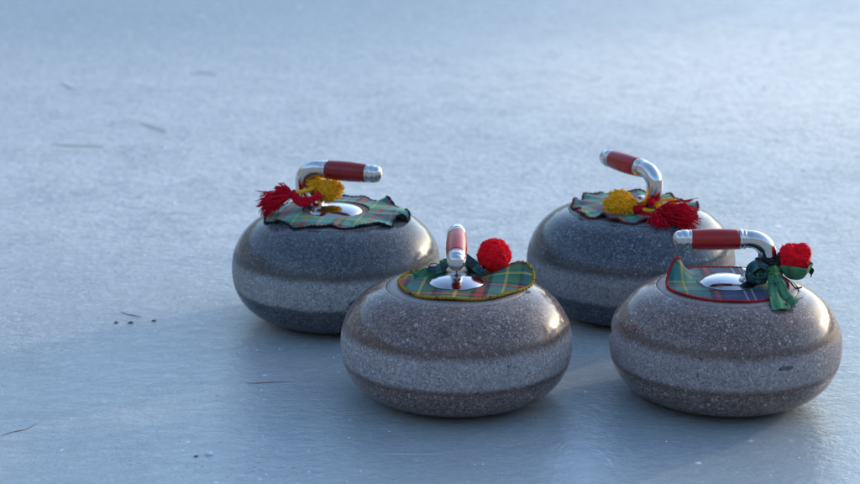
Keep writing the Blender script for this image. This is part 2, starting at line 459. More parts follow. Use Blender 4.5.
def rope(name, pts, rad, mat, parent, closed=False, ply=3, per=10):
    P = catmull(pts, per, closed)
    if closed: P.append(P[0].copy())
    b = MB(); k = len(P)
    T = [(P[min(i+1, k-1)]-P[max(i-1, 0)]).normalized() for i in range(k)]
    nrm = T[0].orthogonal().normalized(); N = []
    for t in T: nrm = (nrm-t*nrm.dot(t)).normalized(); N.append(nrm.copy())
    for s in range(ply):
        pts2 = []
        for i in range(k):
            a = 2*pi*s/ply+i*.42; bb = T[i].cross(N[i])
            pts2.append(P[i]+(N[i]*cos(a)+bb*sin(a))*rad*.55)
        b.tube(pts2, rad*.62, 6)
    return b.build(name, mat, parent)
def ribbon(name, pts, widths, wdir, mat, parent, cup=.0, ripple=0.0, nw=7, per=7, thick=.0008, seed=0, fray=0.0):
    """strip of cloth along pts; wdir = width direction (one per point or one)"""
    random.seed(seed+11)
    P = catmull(pts, per); k = len(P)
    W = catmull([Vector((w, 0, 0)) for w in widths], per); 
    D = catmull(wdir, per) if isinstance(wdir[0], (tuple, list, Vector)) else [Vector(wdir)]*k
    b = MB(); uv = []; ln = 0
    for i in range(k):
        if i: ln += (P[i]-P[i-1]).length
        t = (P[min(i+1, k-1)]-P[max(i-1, 0)]).normalized(); d = (D[i]-t*D[i].dot(t)).normalized(); nn = t.cross(d)
        for j in range(nw):
            f = j/(nw-1)*2-1
            q = P[i]+d*W[i].x*f*.5+nn*(cup*(1-f*f)+ripple*sin(f*5+i*.35+seed))
            if fray and i == k-1: q += t*U(0, fray)
            b.v.append(tuple(q)); uv.append((W[i].x*f*.5, ln))
    for i in range(k-1):
        for j in range(nw-1): b.f.append((i*nw+j, i*nw+j+1, (i+1)*nw+j+1, (i+1)*nw+j))
    b.uv = uv
    return b.build(name, mat, parent, solid=thick, sub=1)

def make_stone(px, py, scale, mat, label, zs=1.0):
    p = on_z(px, py, .1385*scale*zs)
    root = empty('curling_stone', (p.x, p.y, .0002), label, 'curling stone', 'granite curling stones with red handles')
    root.scale = (scale, scale, scale*zs)
    b = MB(); b.lathe(stone_profile(), 160); b.build('stone_body', mat, root)
    return root

# colours of the four granites
def mark(ang, u, z, sz, dk, dp):
    """a spot seen u metres right of the stone's axis, ang = bearing of the stone from the viewer"""
    rr = .1435 if .045 < z < .085 else .138
    v = sqrt(max(0, rr*rr-u*u)); a = radians(ang)
    return ((u*cos(a)-v*sin(a), -u*sin(a)-v*cos(a), z), sz, dk, dp)
st_fl = mat_stone('brown_granite', (.160, .122, .115), (.048, .034, .031), (.56, .51, .52), (.50, .475, .49), (.070, .046, .040),
                  [mark(.8, .062, .080, (.003, .003, .002), .5, 1)], 1)
st_fr = mat_stone('rosy_brown_granite', (.165, .125, .116), (.052, .037, .033), (.56, .50, .51), (.45, .42, .43), (.072, .046, .040),
                  [mark(9, .0735, .0785, (.0105, .012, .0030), .6, 3), mark(9, -.1428, .083, (.006, .014, .0065), 1.0, 5),
                   mark(9, -.030, .070, (.0016, .005, .0026), .6, 3), mark(9, -.026, .0895, (.003, .005, .0018), .6, 2.5)], 2)
st_bl = mat_stone('blue_grey_granite', (.068, .076, .088), (.026, .030, .037), (.27, .30, .35), (.50, .50, .50), (.085, .078, .066),
                  [mark(-2.8, .0235, .057, (.0085, .012, .0062), .8, .3), mark(-2.8, .015, .051, (.004, .01, .004), .6, .2)], 3, .0045, 1.25, .08)
st_br = mat_stone('dark_blue_granite', (.062, .071, .087), (.022, .028, .036), (.32, .35, .42), (.38, .385, .40), (.07, .065, .06), [], 4, .002, .9, .0)

FL = make_stone(456.5, 286.5, 1.012, st_fl, 'brown curling stone whose handle points at the viewer, over a yellow hemmed tartan cloth', 1.015)
FR = make_stone(727, 286.8, 1.008, st_fr, 'brownish curling stone at front right with chipped pale band and flat cloth hemmed in red', 1.015)
BL = make_stone(336, 215, 1.03, st_bl, 'blue grey curling stone at back left with ruffled dark edged tartan under its handle', 1.045)
BR = make_stone(632, 210, 1.035, st_br, 'dark blue curling stone partly hidden at back right, handle pointing left and away', 1.04)
make = {}
nFL, LFL = make_handle(FL, radians(-91), M['grip_bright'], M['chrome'], M['rubber'], tilt=-.16)
nFR, LFR = make_handle(FR, radians(180), M['grip'], M['chrome'], M['rubber'])
nBL, LBL = make_handle(BL, radians(-22), M['grip_dark'], M['chrome'], M['copper'], cap_r=.0365, gw=.0098)
nBR, LBR = make_handle(BR, radians(122), M['grip'], M['chrome'], M['copper'], gw=.008)

def bump_a(th, c, w):
    d = (th-c+pi) % (2*pi)-pi; return exp(-(d/w)**2)
dg = radians
# tartan setts
settA = [(0, GRN), (.14, YEL), (.18, GRN), (.34, BLK), (.40, RED), (.49, BLK), (.55, TEA), (.70, YEL), (.735, GRN), (.88, BLK), (.93, BLU)]
settB = [(0, BLU), (.10, BLK), (.15, RED), (.21, BLK), (.26, GRN), (.44, YEL), (.475, GRN), (.62, BLK), (.68, RED), (.76, BLK), (.82, DGR)]
settC = [(0, TEA), (.09, YEL), (.12, TEA), (.36, BLK), (.42, RED), (.47, BLK), (.52, BLU), (.755, WHT), (.78, BLU), (.845, WHT), (.87, BLU)]
settD = [(0, BLU), (.19, RED), (.21, BLU), (.36, BLK), (.42, TEA), (.56, RED), (.59, GRN), (.72, YEL), (.75, TEA), (.92, BLK)]
settE = [(0, LGT), (.14, WHT), (.17, LGT), (.34, BLK), (.40, RED), (.47, BLK), (.53, TEA), (.70, YEL), (.73, GRN), (.88, RED), (.93, TEA)]
settF = [(0, TEA), (.16, BLK), (.22, RED), (.27, BLK), (.32, LGT), (.55, YEL), (.60, LGT), (.75, BLU), (.88, RED), (.93, BLU)]
tA = mat_tartan('green_tartan', settA, settB, .100, dg(8), (.12, .22))
tC = mat_tartan('teal_and_blue_tartan', settC, settD, .105, 0, (.624, .724), light=.8)
tE = mat_tartan('pale_green_tartan', settE, settF, .085, dg(14), (.2, .1), .6)
tF = mat_tartan('faded_teal_tartan', settF, settE, .080, dg(-24), (.5, .4), .6)
tG = mat_tartan('green_strip_tartan', [(0, (.06, .25, .11)), (.45, YEL), (.56, (.06, .25, .11)), (.8, DGR), (.9, (.05, .2, .1))], [(0, (.07, .26, .13)), (.3, DGR), (.38, (.06, .23, .11))], .035)
tB = mat_tartan('navy_strip_tartan', [(0, (.02, .09, .13)), (.3, BLK), (.5, GRN), (.8, DGR)], [(0, (.02, .08, .12)), (.4, BLK), (.5, (.3, .02, .02)), (.55, BLK), (.7, TEA)], .022)
hem_y = mat_hem('gold_and_green_hem', (.42, .25, .02), (.06, .10, .03), .56)
hem_r = mat_hem('red_hem', (.45, .02, .02), (.10, .02, .02), .62)
hem_n = mat_hem('navy_hem', (.012, .016, .03), (.14, .02, .02), .62)
hem_m = mat_hem('maroon_hem', (.16, .03, .035), (.03, .05, .04), .6)

# FL cloth: flat at the front, one big flap curling up at the right
def R_fl(th):
    r = .071+.001*sin(5*th+.4)
    r += .024*bump_a(th, dg(8), dg(30))
    r += .004*bump_a(th, dg(-45), dg(25))
    d = (th+pi) % (2*pi)-pi
    r -= .024*sstep(dg(26), dg(48), d)*(1-sstep(dg(110), dg(150), d))
    return r
def z_fl(f, th, r):
    g = max(0, (r-.036)/.06)
    return max(top_z(r), 0)+.0018+.0195*bump_a(th, dg(22), dg(20))*g**1.1+.0016*sin(3*th+.6)**2*f*f+.0005*mnoise.noise(Vector((r*60*cos(th), r*60*sin(th), 0)))
make_cloth(FL, R_fl, z_fl, tA, hem_y, hem_r=.0017)
# FR cloth: one corner at the back left curled over
def R_fr(th):
    return .0750+.0010*sin(4*th)-.010*bump_a(th, dg(150), dg(16))
def z_fr(f, th, r):
    g = max(0, (r-.045)/.03)
    return top_z(r)+.0016+.026*bump_a(th, dg(154), dg(15))*min(1, g*1.4)**1.2+.0005*sin(7*th)*f+.0004*mnoise.noise(Vector((r*70*cos(th), r*70*sin(th), 4)))
make_cloth(FR, R_fr, z_fr, tC, hem_r, hem_r=.0014)
# BL cloth: ruffled all round, most at the right
def wav(th): return sin(10*th+1.6*sin(2*th))+.65*sin(17*th+2+sin(3*th))
def R_bl(th):
    side = abs(cos(th))**2
    return .081+.015*side+.0030*wav(th+.3)+.004*bump_a(th, 0.0, dg(25))
def z_bl(f, th, r):
    amp = .0014+.0052*bump_a(th, dg(12), dg(75))+.002*bump_a(th, dg(180), dg(50))
    return top_z(r)+.0012+.0026*(1-f)+max(0, .8*amp*wav(th)+amp*.4)*f**2
make_cloth(BL, R_bl, z_bl, tE, hem_n, inner=.0455, hem_r=.0014)
def wav2(th): return sin(9*th+.9+.8*sin(2*th))+.6*sin(16*th+sin(3*th))
def R_br(th): return .080+.010*bump_a(th, 0, dg(30))+.0042*wav2(th+.5)
def z_br(f, th, r):
    return top_z(r)+.0014+.0022*(1-f)+max(0, .0038*wav2(th)+.0018)*f**2
make_cloth(BR, R_br, z_br, tF, hem_m, inner=.0415, hem_r=.0015)

# ------------------------------------------------------------------ ornaments tied to the handles (world coordinates)
def rel(root, px, py, dy): return on_y(px, py, root.location.y+dy)
def orn(root, px, py, dy, label):
    p = rel(root, px, py, dy)
    return empty('pompom_tie', p, label, 'pompom'), p
class Fr:   # points relative to an ornament's origin
    def __init__(s, root, o): s.r = root; s.o = o
    def __call__(s, px, py, dy): return rel(s.r, px, py, dy)-s.o
def floor_of(root, o):
    sc = root.scale[0]
    def f(q):
        w = q+o-root.location; r = sqrt(w.x**2+w.y**2)/sc
        return (top_z(r)+.003)*sc + root.location.z - o.z
    return f

def on_stone(root, px, py, lift):
    sx_, sz_ = root.scale[0], root.scale[2]; z = .1385*sz_
    for _ in range(12):
        p = on_z(px, py, z); rr = sqrt((p.x-root.location.x)**2+(p.y-root.location.y)**2)/sx_
        z = .5*z+.5*((top_z(rr))*sz_+lift)
    return on_z(px, py, z)
def crumple(name, c, rad, mat, parent, squash=(1, 1, 1), seed=1, amt=.3, freq=2.0):
    """bunched, creased cloth"""
    b = MB(); c = Vector(c); nu, nv = 64, 40; uv = []
    for i in range(nv+1):
        for j in range(nu):
            th = pi*i/nv; ph = 2*pi*j/nu; d = Vector((sin(th)*cos(ph), sin(th)*sin(ph), cos(th)))
            q = d*freq+Vector((seed*3.7, seed, 0)); w = mnoise.noise_vector(q)
            n1 = 1-abs(mnoise.noise(q+w*.8))*2.2; n2 = 1-abs(mnoise.noise(q*2.3+w))*2
            k = rad*(1+amt*(n1-.5)+amt*.4*(n2-.5))
            b.v.append(tuple(c+Vector((d.x*k*squash[0], d.y*k*squash[1], d.z*k*squash[2])))); uv.append((ph*rad, th*rad))
    for i in range(nv):
        for j in range(nu):
            k = (j+1) % nu; b.f.append((i*nu+j, (i+1)*nu+j, (i+1)*nu+k, i*nu+k))
    b.uv = uv
    return b.build(name, mat, parent)

# front left: scarlet wool ball, right of the neck, dark green ribbon on the left
e, o = orn(FL, 494, 256, .045, 'round scarlet wool pompom with green ribbon tied behind the front left handle')
F = Fr(FL, o)
woolball('pompom', F(494, 255.5, .045), .0205, M['y_scar'], e, n=620, yr=.00135, seed=5, lump=.045)
rope('cord', [F(480, 266, .040), F(474, 264, .046), F(468, 262, .050)], .0018, M['y_blk'], e)
rope('cord', [F(484, 268, .036), F(477, 270, .034), F(470, 268, .040), F(464, 265, .042)], .0016, M['y_blk'], e)
neck_c = F(457.8, 260, .049)
ribbon('knot', [neck_c+Vector((.0155*cos(a), .0155*sin(a), -.004+.003*sin(2*a))) for a in [i*pi/4 for i in range(9)]], [.012]*9, [(.2, .1, 1)]*9, tG, e, ripple=.0012, seed=2)
ribbon('knot', [neck_c+Vector((.0165*cos(a), .0165*sin(a), -.010+.003*cos(a))) for a in [i*pi/4+.3 for i in range(9)]], [.008]*9, [(0, .3, 1)]*9, tB, e, ripple=.0012, seed=4)
crumple('knot', neck_c+Vector((-.012, -.004, -.006)), .0105, tG, e, (1.1, .9, .8), 3)
crumple('knot', neck_c+Vector((.014, -.002, -.005)), .0090, tB, e, (1.1, .9, .85), 4)
ribbon('ribbon', [F(449, 262, .040), F(442, 268, .034), F(434, 272, .028), F(425, 273, .024), F(417, 277, .018), F(414, 272, .018)], [.010, .012, .013, .013, .010, .004], [(.2, .5, .8), (.1, .3, 1), (0, .6, .8), (.3, .6, .7), (.3, .8, .4), (.2, .9, .3)], tG, e, cup=.002, ripple=.001, seed=3)
ribbon('ribbon', [F(452, 266, .030), F(443, 268.5, .024), F(436, 270, .022), F(428, 268, .026)], [.008, .010, .009, .005], (.1, .5, .8), tB, e, ripple=.001, seed=6)
ribbon('ribbon', [F(466, 258, .040), F(473, 264, .036), F(479, 270, .028), F(487, 274.5, .02)], [.010, .012, .010, .007], (.3, .5, .8), tB, e, ripple=.001, seed=8)
rope('cord', [F(440, 267, .035), F(436, 263.5, .035), F(432, 263.5, .035), F(429, 265.5, .035)], .0006, M['y_blk'], e, ply=2)

# front right: scarlet pompom in a green cup, navy bow knot, green strip hanging
e, o = orn(FR, 794, 262, -.005, 'lobed scarlet pompom in green tartan wrap, tied by navy knot to the front right handle')
F = Fr(FR, o)
woolball('pompom', F(794, 257.5, -.008), .0172, M['y_scar'], e, n=420, yr=.0012, seed=9, lump=.07, squash=(1.02, 1, .98),
         lobes=[((-.55, -.35, .75), .22, .16), ((.6, -.3, .8), .22, .16), ((.02, -.75, .8), -.42, .06), ((.02, -.1, 1), -.3, .05), ((.9, -.2, -.2), .12, .2), ((-.9, -.3, -.2), .1, .2)])
# green wrap cup
b = MB(); uvs = []; cc = F(795.5, 267, -.010); nu, nv = 48, 10
for i in range(nv):
    for j in range(nu):
        a = 2*pi*j/nu; f = i/(nv-1)
        top = 1+.10*sin(3*a+1)+.16*bump_a(a, dg(-35), .35)+.10*bump_a(a, dg(-150), .3)
        rr = (.003+.0175*f**.55)*(1+.06*sin(7*a+f*3)*f); zz = -.0145+.0185*f**1.5*top
        b.v.append(tuple(cc+Vector((rr*cos(a)*.98, rr*sin(a), zz)))); uvs.append((a*.016, zz))
for i in range(nv-1):
    for j in range(nu):
        k = (j+1) % nu; b.f.append((i*nu+j, i*nu+k, (i+1)*nu+k, (i+1)*nu+j))
b.uv = uvs; b.build('wrap', tG, e, solid=.0009)
nk = F(767.5, 268, 0)
m_bk = mat_tartan('black_strip_cloth', [(0, BLK), (.5, (.015, .03, .035)), (.7, BLK)], [(0, BLK), (.6, (.012, .03, .03))], .03)
crumple('knot', nk+Vector((.001, -.002, .0095)), .0135, m_bk, e, (1.15, 1.0, .62), 6, .35, 1.8)
crumple('knot', F(758, 274, -.014), .0125, tB, e, (1.0, .9, .95), 7, .42, 1.7)
crumple('knot', F(773, 273, -.012), .0105, tG, e, (1.0, .9, .95), 8, .42, 1.8)
crumple('knot', F(781, 262, -.006), .0085, m_bk, e, (.9, .9, 1.3), 9, .4, 1.8)
ribbon('bow_loop', [F(768, 268, -.024), F(760, 264, -.027), F(752, 267, -.025), F(749, 273, -.020), F(755, 279, -.022), F(764, 276, -.026)], [.010, .012, .014, .013, .012, .010], [(.3, .8, .6), (0, .9, .5), (-.3, .9, .3), (-.5, .8, -.2), (.2, .9, -.3), (.2, .9, .3)], tB, e, cup=.003, ripple=.0014, seed=21)
S = lambda px, py, l: on_stone(FR, px, py, l)-o
ribbon('tail', [F(771, 275, -.024), S(772, 284, .009), S(773, 291, .006), S(776, 299, .0045), S(781, 308, .004)], [.009, .010, .012, .016, .024], (1, -.1, -.1), tG, e, cup=.001, ripple=.0012, seed=24, fray=.005)
ribbon('tail', [F(776, 276, -.022), S(781, 287, .009), S(786, 295, .0065), S(794, 303, .0045)], [.008, .010, .012, .012], (1, -.2, .2), tG, e, cup=.001, ripple=.0012, seed=25, fray=.003)
ribbon('tail', [S(786, 303, .0055), S(790, 305.5, .0052), S(795, 306, .005)], [.006, .007, .006], (.2, 1, 0), m_bk, e, seed=27)
ribbon('tail', [F(808, 268, .0), F(812, 272, .002), F(811, 277, .004)], [.006, .008, .005], (.4, .3, 1), M['y_blk'], e, seed=26)
rope('cord', [F(778, 272, -.018), F(784, 277, -.016), F(790, 282, -.013), F(796, 288, -.010), F(802, 287, -.010)], .0009, M['y_blk'], e)

# back left: two golden balls and a crimson tassel
e, o = orn(BL, 325, 190, 0, 'pair of golden yarn pompoms with crimson tassel tied round the back left handle')
F = Fr(BL, o)
pompom('pompom', F(329.5, 190.5, .004), .0178, M['y_yel'], e, n=620, yr=.0013, squash=(1.12, 1, .86), seed=3, curl=.35)
pompom('pompom', F(314.5, 185, .016), .0135, M['y_yel'], e, n=380, yr=.0013, squash=(1.0, 1, .95), seed=4, curl=.35)
fb = floor_of(BL, o)
tassel('tassel', F(296, 194, -.010), (-1, -.25, -.12), M['y_red'], e, n=260, length=.050, spread=.45, yr=.0008, droop=.008, seed=7, floor=fb)
tassel('tassel', F(292, 192, -.006), (-.9, -.1, .45), M['y_red'], e, n=70, length=.026, spread=.5, yr=.0010, droop=.006, seed=8, floor=fb)
rope('cord', [F(293, 194, -.010), F(297, 201, -.020), F(304, 203.5, -.030), F(312, 200, -.026), F(320, 196, -.016)], .0045, M['y_red'], e)
rope('cord', [F(294, 191, -.012), F(299, 198, -.024), F(306, 199, -.030), F(313, 198, -.024), F(319, 193, -.014)], .0032, M['y_red'], e)
rope('cord', [F(295, 193, -.014), F(302, 191.5, -.020), F(308, 190.5, -.014), F(314, 188, -.002)], .0026, M['y_yel'], e)
rope('cord', [F(316, 192, -.004), F(318, 199, -.012), F(320, 206, -.018)], .0016, M['y_yel'], e)

# back right: golden ball left, crimson tassel right, cords round the neck
e, o = orn(BR, 645, 212, -.04, 'golden yarn ball and spread crimson tassel tied low round the back right handle')
F = Fr(BR, o); fb = floor_of(BR, o)
pompom('pompom', F(620.5, 205.5, -.035), .0232, M['y_yel'], e, n=800, yr=.0015, squash=(1.03, 1, .93), seed=13, curl=.2)
tassel('tassel', F(652, 212, -.058), (1, -.35, .12), M['y_red'], e, n=330, length=.062, spread=.58, yr=.0009, droop=.014, seed=17, floor=fb)
tassel('tassel', F(654, 212, -.062), (.25, -.7, -.1), M['y_red'], e, n=140, length=.034, spread=.75, yr=.0011, droop=.010, seed=18, floor=fb)
nb = F(650.5, 208, -.042)
rope('cord', [nb+Vector((.0165*cos(a), .0165*sin(a), .001*sin(2*a))) for a in [i*pi/4 for i in range(8)]], .0024, M['y_yel'], e, closed=True)
rope('cord', [nb+Vector((.0175*cos(a), .0175*sin(a), -.006+.001*sin(2*a))) for a in [i*pi/4+.2 for i in range(8)]], .0028, M['y_red'], e, closed=True)
crumple('knot', F(640, 209, -.050), .0075, M['y_red'], e, (1.2, .8, .7), 15)
rope('cord', [F(655, 206, -.050), F(662, 201, -.045), F(670, 199, -.04), F(678, 201.5, -.035)], .0018, M['y_yel'], e)
rope('cord', [F(656, 208, -.052), F(664, 204.5, -.046), F(672, 203, -.04), F(681, 205.5, -.038)], .0015, M['y_yel'], e)
woolball('knot', F(651, 202, -.058), .0058, M['y_red'], e, n=30, yr=.0009, seed=41)

# ------------------------------------------------------------------ ice
mi = NT('wet_outdoor_ice'); oc = mi.coord()
big = mi.noise(oc, 1.1, 4, .55)
mid = mi.noise(mi.n('Mapping', Vector=oc, Scale=(1, .8, 1)), 6.5, 5, .6)
rip = mi.noise(mi.n('Mapping', Vector=oc, Scale=(1, 1.3, 1), Rotation=(0, 0, .1)), 75, 4, .6, .8)
fin = mi.noise(oc, 330, 4, .75)
sep = mi.t.nodes.new('ShaderNodeSeparateXYZ'); mi.put(sep.inputs[0], oc)
# frosted bank of ice crossing behind the stones; clearer glassy ice near the viewer
fr = mi.math('ADD', mi.mr(sep.outputs[1], 2.15, 3.3), mi.math('MULTIPLY', mi.math('SUBTRACT', big, .5), 1.5))
fr = mi.math('ADD', fr, mi.math('MULTIPLY', mi.math('SUBTRACT', mid, .5), .7))
frost = mi.mr(fr, .0, 1.15)
col = mi.mix(frost, (.37, .415, .43), (.70, .715, .715))
col = mi.mix(mi.mr(mid, .35, .7, 0, .35), col, (.24, .30, .35))
def patch(px, py, sx_, sy_, rot=0.0):
    p = on_z(px, py)
    q = mi.n('VectorMath', props={'operation': 'SUBTRACT'}, _0=oc, _1=tuple(p))
    q = mi.n('Mapping', props={'vector_type': 'TEXTURE'}, Vector=q, Rotation=(0, 0, rot), Scale=(sx_, sy_, 1))
    l = mi.n('VectorMath', 'Value', props={'operation': 'LENGTH'}, _0=q)
    return mi.mr(mi.math('ADD', l, mi.math('MULTIPLY', mi.math('SUBTRACT', mid, .5), .7)), .35, 1.25, 1, 0)
sunlit_patch = patch(850, 75, 1.0, .95, -.1)         # sunlit patch, painted as warm pale ice
darker = patch(110, -15, 1.8, 1.55, -.25)        # darker teal ice
darker2 = patch(400, -30, 1.3, .9, -.1)
col = mi.mix(mi.math('MULTIPLY', sunlit_patch, .9), col, (.97, .88, .78))  # warmth of the sun put into the ice colour
col = mi.mix(mi.math('MULTIPLY', mi.math('MAXIMUM', darker, darker2), .85), col, (.27, .37, .42))
rp2 = mi.noise(mi.n('Mapping', Vector=oc, Scale=(.75, 1.2, 1), Rotation=(0, 0, -.15)), 34, 5, .7, 1.2)
col = mi.mix(mi.math('MULTIPLY', mi.mr(rp2, .40, .70), mi.fmix(frost, .14, .5)), col, (.16, .22, .28))
col = mi.mix(mi.math('MULTIPLY', mi.mr(rip, .50, .66), mi.fmix(frost, .07, .5)), col, (.85, .88, .90))
col = mi.mix(mi.mr(fin, .5, .8, 0, .35), col, (.95, .97, .98))
# tiny trapped bubbles / frost grains, then larger white flecks painted as glints
v = mi.t.nodes.new('ShaderNodeTexVoronoi'); v.inputs['Scale'].default_value = 42; mi.put(v.inputs['Vector'], oc)
vc = mi.t.nodes.new('ShaderNodeSeparateColor'); mi.put(vc.inputs[0], v.outputs['Color'])
bub = mi.math('MULTIPLY', mi.mr(vc.outputs[0], .90, .93), mi.mr(v.outputs['Distance'], .05, mi.fmix(vc.outputs[1], .08, .24), 1, 0))
col = mi.mix(mi.math('MULTIPLY', bub, .75), col, (.95, .97, .98))
v9 = mi.t.nodes.new('ShaderNodeTexVoronoi'); v9.inputs['Scale'].default_value = 8.5; mi.put(v9.inputs['Vector'], oc)
c9 = mi.t.nodes.new('ShaderNodeSeparateColor'); mi.put(c9.inputs[0], v9.outputs['Color'])
glint9 = mi.math('MULTIPLY', mi.mr(c9.outputs[0], .66, .70), mi.mr(mi.math('ADD', v9.outputs['Distance'], mi.math('MULTIPLY', rip, .09)), .065, mi.fmix(c9.outputs[1], .085, .15), 1, 0))
col = mi.mix(mi.math('MULTIPLY', glint9, .8), col, (1, 1, 1))
v2 = mi.t.nodes.new('ShaderNodeTexVoronoi'); v2.inputs['Scale'].default_value = 30; mi.put(v2.inputs['Vector'], mi.n('Mapping', Vector=oc, Location=(3, 7, 0)))
vc2 = mi.t.nodes.new('ShaderNodeSeparateColor'); mi.put(vc2.inputs[0], v2.outputs['Color'])
dirt = mi.math('MULTIPLY', mi.mr(vc2.outputs[0], .94, .96), mi.mr(mi.math('ADD', v2.outputs['Distance'], mi.math('MULTIPLY', fin, .1)), .10, .16, 1, 0))
col = mi.mix(mi.math('MULTIPLY', dirt, .6), col, (.10, .085, .06))
# scuffed crescent between the two front stones
sc = on_z(572, 470)
q = mi.n('VectorMath', props={'operation': 'SUBTRACT'}, _0=oc, _1=tuple(sc))
q = mi.n('VectorMath', props={'operation': 'MULTIPLY'}, _0=q, _1=(1, .52, 0))
ln = mi.n('VectorMath', 'Value', props={'operation': 'LENGTH'}, _0=q)
qs = mi.t.nodes.new('ShaderNodeSeparateXYZ'); mi.put(qs.inputs[0], q)
rings = mi.noise(mi.n('CombineXYZ', X=mi.math('MULTIPLY', ln, 260), Y=mi.math('MULTIPLY', qs.outputs[0], 14)), 1.0, 3, .6)
scuff = mi.math('MULTIPLY', mi.math('MULTIPLY', mi.mr(ln, .034, .040), mi.mr(ln, .052, .060, 1, 0)),
                mi.math('MULTIPLY', mi.mr(qs.outputs[0], -.006, .010), mi.mr(qs.outputs[1], .000, .02)))
scuff = mi.math('MULTIPLY', mi.math('MULTIPLY', scuff, mi.mr(rings, .38, .66)), mi.mr(mi.noise(oc, 60, 4, .7), .35, .6))
inner = mi.math('MULTIPLY', mi.mr(ln, .020, .045, 1, 0), .5)  # pale gap between the stones' reflections, painted into the ice
sc2 = mi.math('MAXIMUM', scuff, mi.math('MULTIPLY', inner, mi.mr(mid, .3, .6)))
col = mi.mix(mi.math('MULTIPLY', sc2, .6), col, (.62, .68, .75))
# skate scratches
scr = mi.noise(mi.n('Mapping', Vector=oc, Scale=(1.2, 60, 1), Rotation=(0, 0, -.25)), 6, 2, .5)
scrm = mi.math('MULTIPLY', mi.mr(scr, .66, .70), mi.mr(mi.noise(oc, 3, 2), .47, .58))
col = mi.mix(mi.math('MULTIPLY', scrm, .55), col, (.7, .75, .8))
rough = mi.math('ADD', mi.fmix(frost, .15, .38), mi.math('MULTIPLY', rip, .06))
rough = mi.math('ADD', rough, mi.math('MULTIPLY', sc2, .3))
h = mi.math('ADD', mi.math('MULTIPLY', rip, 1.0), mi.math('MULTIPLY', fin, .22))
h = mi.math('ADD', h, mi.math('ADD', mi.math('MULTIPLY', mid, 1.2), mi.math('MULTIPLY', rp2, 1.2)))
h = mi.math('ADD', h, mi.math('MULTIPLY', bub, .4))
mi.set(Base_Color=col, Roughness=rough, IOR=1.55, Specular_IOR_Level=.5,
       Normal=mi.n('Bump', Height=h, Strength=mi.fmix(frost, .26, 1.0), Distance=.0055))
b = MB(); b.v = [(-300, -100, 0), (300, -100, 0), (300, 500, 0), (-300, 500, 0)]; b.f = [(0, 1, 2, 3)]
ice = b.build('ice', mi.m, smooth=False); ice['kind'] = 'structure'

# ------------------------------------------------------------------ small litter on the ice
m_grass = mat_plain('dry_grass', (.42, .45, .36), .8, .3, 200)
m_twig = mat_plain('dark_twig', (.20, .18, .18), .85, .4, 200)
m_crumb = mat_plain('leaf_crumb', (.19, .175, .165), .9, .4, 300)
m_snow = mat_plain('snow_crumb', (.75, .78, .82), .6, .1, 200)
def tagm(o, label, cat, group=None):
    o['label'] = label; o['category'] = cat
    if group: o['group'] = group
def strand(name, pix, rad, mat, label, cat, group=None, flat=1.0):
    P = [on_z(x, y, rad*.9) for x, y in pix]; o0 = P[len(P)//2].copy(); o0.z = 0
    pts = catmull([p-o0 for p in P], 6); k = len(pts)
    random.seed(len(label)); b = MB()
    b.tube([p+Vector((0, 0, abs(sin(i*.9))*rad*.5)) for i, p in enumerate(pts)], [rad*(.35+.65*sin(pi*(i+.8)/(k+.6)))*U(.85, 1.1) for i in range(k)], 6)
    o = b.build(name, mat, loc=o0); tagm(o, label, cat, group); return o
strand('grass_blade', [(51, 144.5), (62, 145.5), (76, 146), (90, 146.3), (104, 147)], .0010, m_grass, 'long straight dry grass blade lying left of the others on the pale ice', 'grass blade')
strand('grass_blade', [(139, 122), (148, 126), (156, 128.5), (167, 133)], .0010, m_grass, 'curved grass blade on the ice right of the long straight one', 'grass blade')
strand('grass_blade', [(60, 83), (66, 86), (74, 90)], .0010, m_grass, 'short blurred grass scrap at the upper left of the ice', 'grass blade')
strand('grass_blade', [(190, 74), (202, 73), (216, 75)], .0011, m_grass, 'faint thin grass blade farthest back on the ice', 'grass blade')
strand('twig', [(247, 382.8), (256, 383), (270, 382.2), (291, 382.0)], .0005, m_twig, 'thin straight dark twig on the ice below the back left stone', 'twig')
strand('twig', [(121, 312), (127, 314), (134, 315.5), (142, 317)], .0006, m_twig, 'short thin twig lying above the brown leaf crumbs', 'twig')
strand('twig', [(0, 436), (12, 432), (26, 429), (37, 423)], .0004, m_twig, 'thin bent twig at the lower left edge of the ice', 'twig')
def crumb(name, px, py, w, hgt, mat, label, cat, seed, group=None):
    random.seed(seed); p = on_z(px, py); b = MB(); nu, nv = 14, 8; vs = []; fs = []
    for i in range(nv+1):
        for j in range(nu):
            th = pi*i/nv; ph = 2*pi*j/nu; d = Vector((sin(th)*cos(ph), sin(th)*sin(ph), cos(th)))
            k = 1+(1.1 if 'leaf' in name else .4)*mnoise.noise(d*2.4+Vector((seed*5, 0, 0)))*1.4
            vs.append((d.x*w*k, d.y*w*.8*k, max(-.2*hgt, d.z*hgt*k)+.1*hgt))
    for i in range(nv):
        for j in range(nu):
            k = (j+1) % nu; fs.append((i*nu+j, (i+1)*nu+j, (i+1)*nu+k, i*nu+k))
    b.add(vs, fs); o = b.build(name, mat, loc=p); tagm(o, label, cat, group); return o
crumb('snow_crumb', 209, 454, .0055, .003, m_snow, 'white crumb of snow on the ice below the back left stone', 'snow crumb', 3)
crumb('leaf_crumb', 116, 323, .0030, .0016, m_crumb, 'leftmost brown leaf crumb of the row by the short twig', 'leaf crumb', 4)
crumb('leaf_crumb', 131, 323, .0036, .0018, m_crumb, 'middle brown leaf crumb of the row by the short twig', 'leaf crumb', 5)
crumb('leaf_crumb', 154, 321, .0030, .0016, m_crumb, 'rightmost brown leaf crumb of the row by the short twig', 'leaf crumb', 6)
crumb('leaf_crumb', 196, 456.5, .0022, .0012, m_crumb, 'small dark crumb touching the white snow crumb', 'leaf crumb', 7)
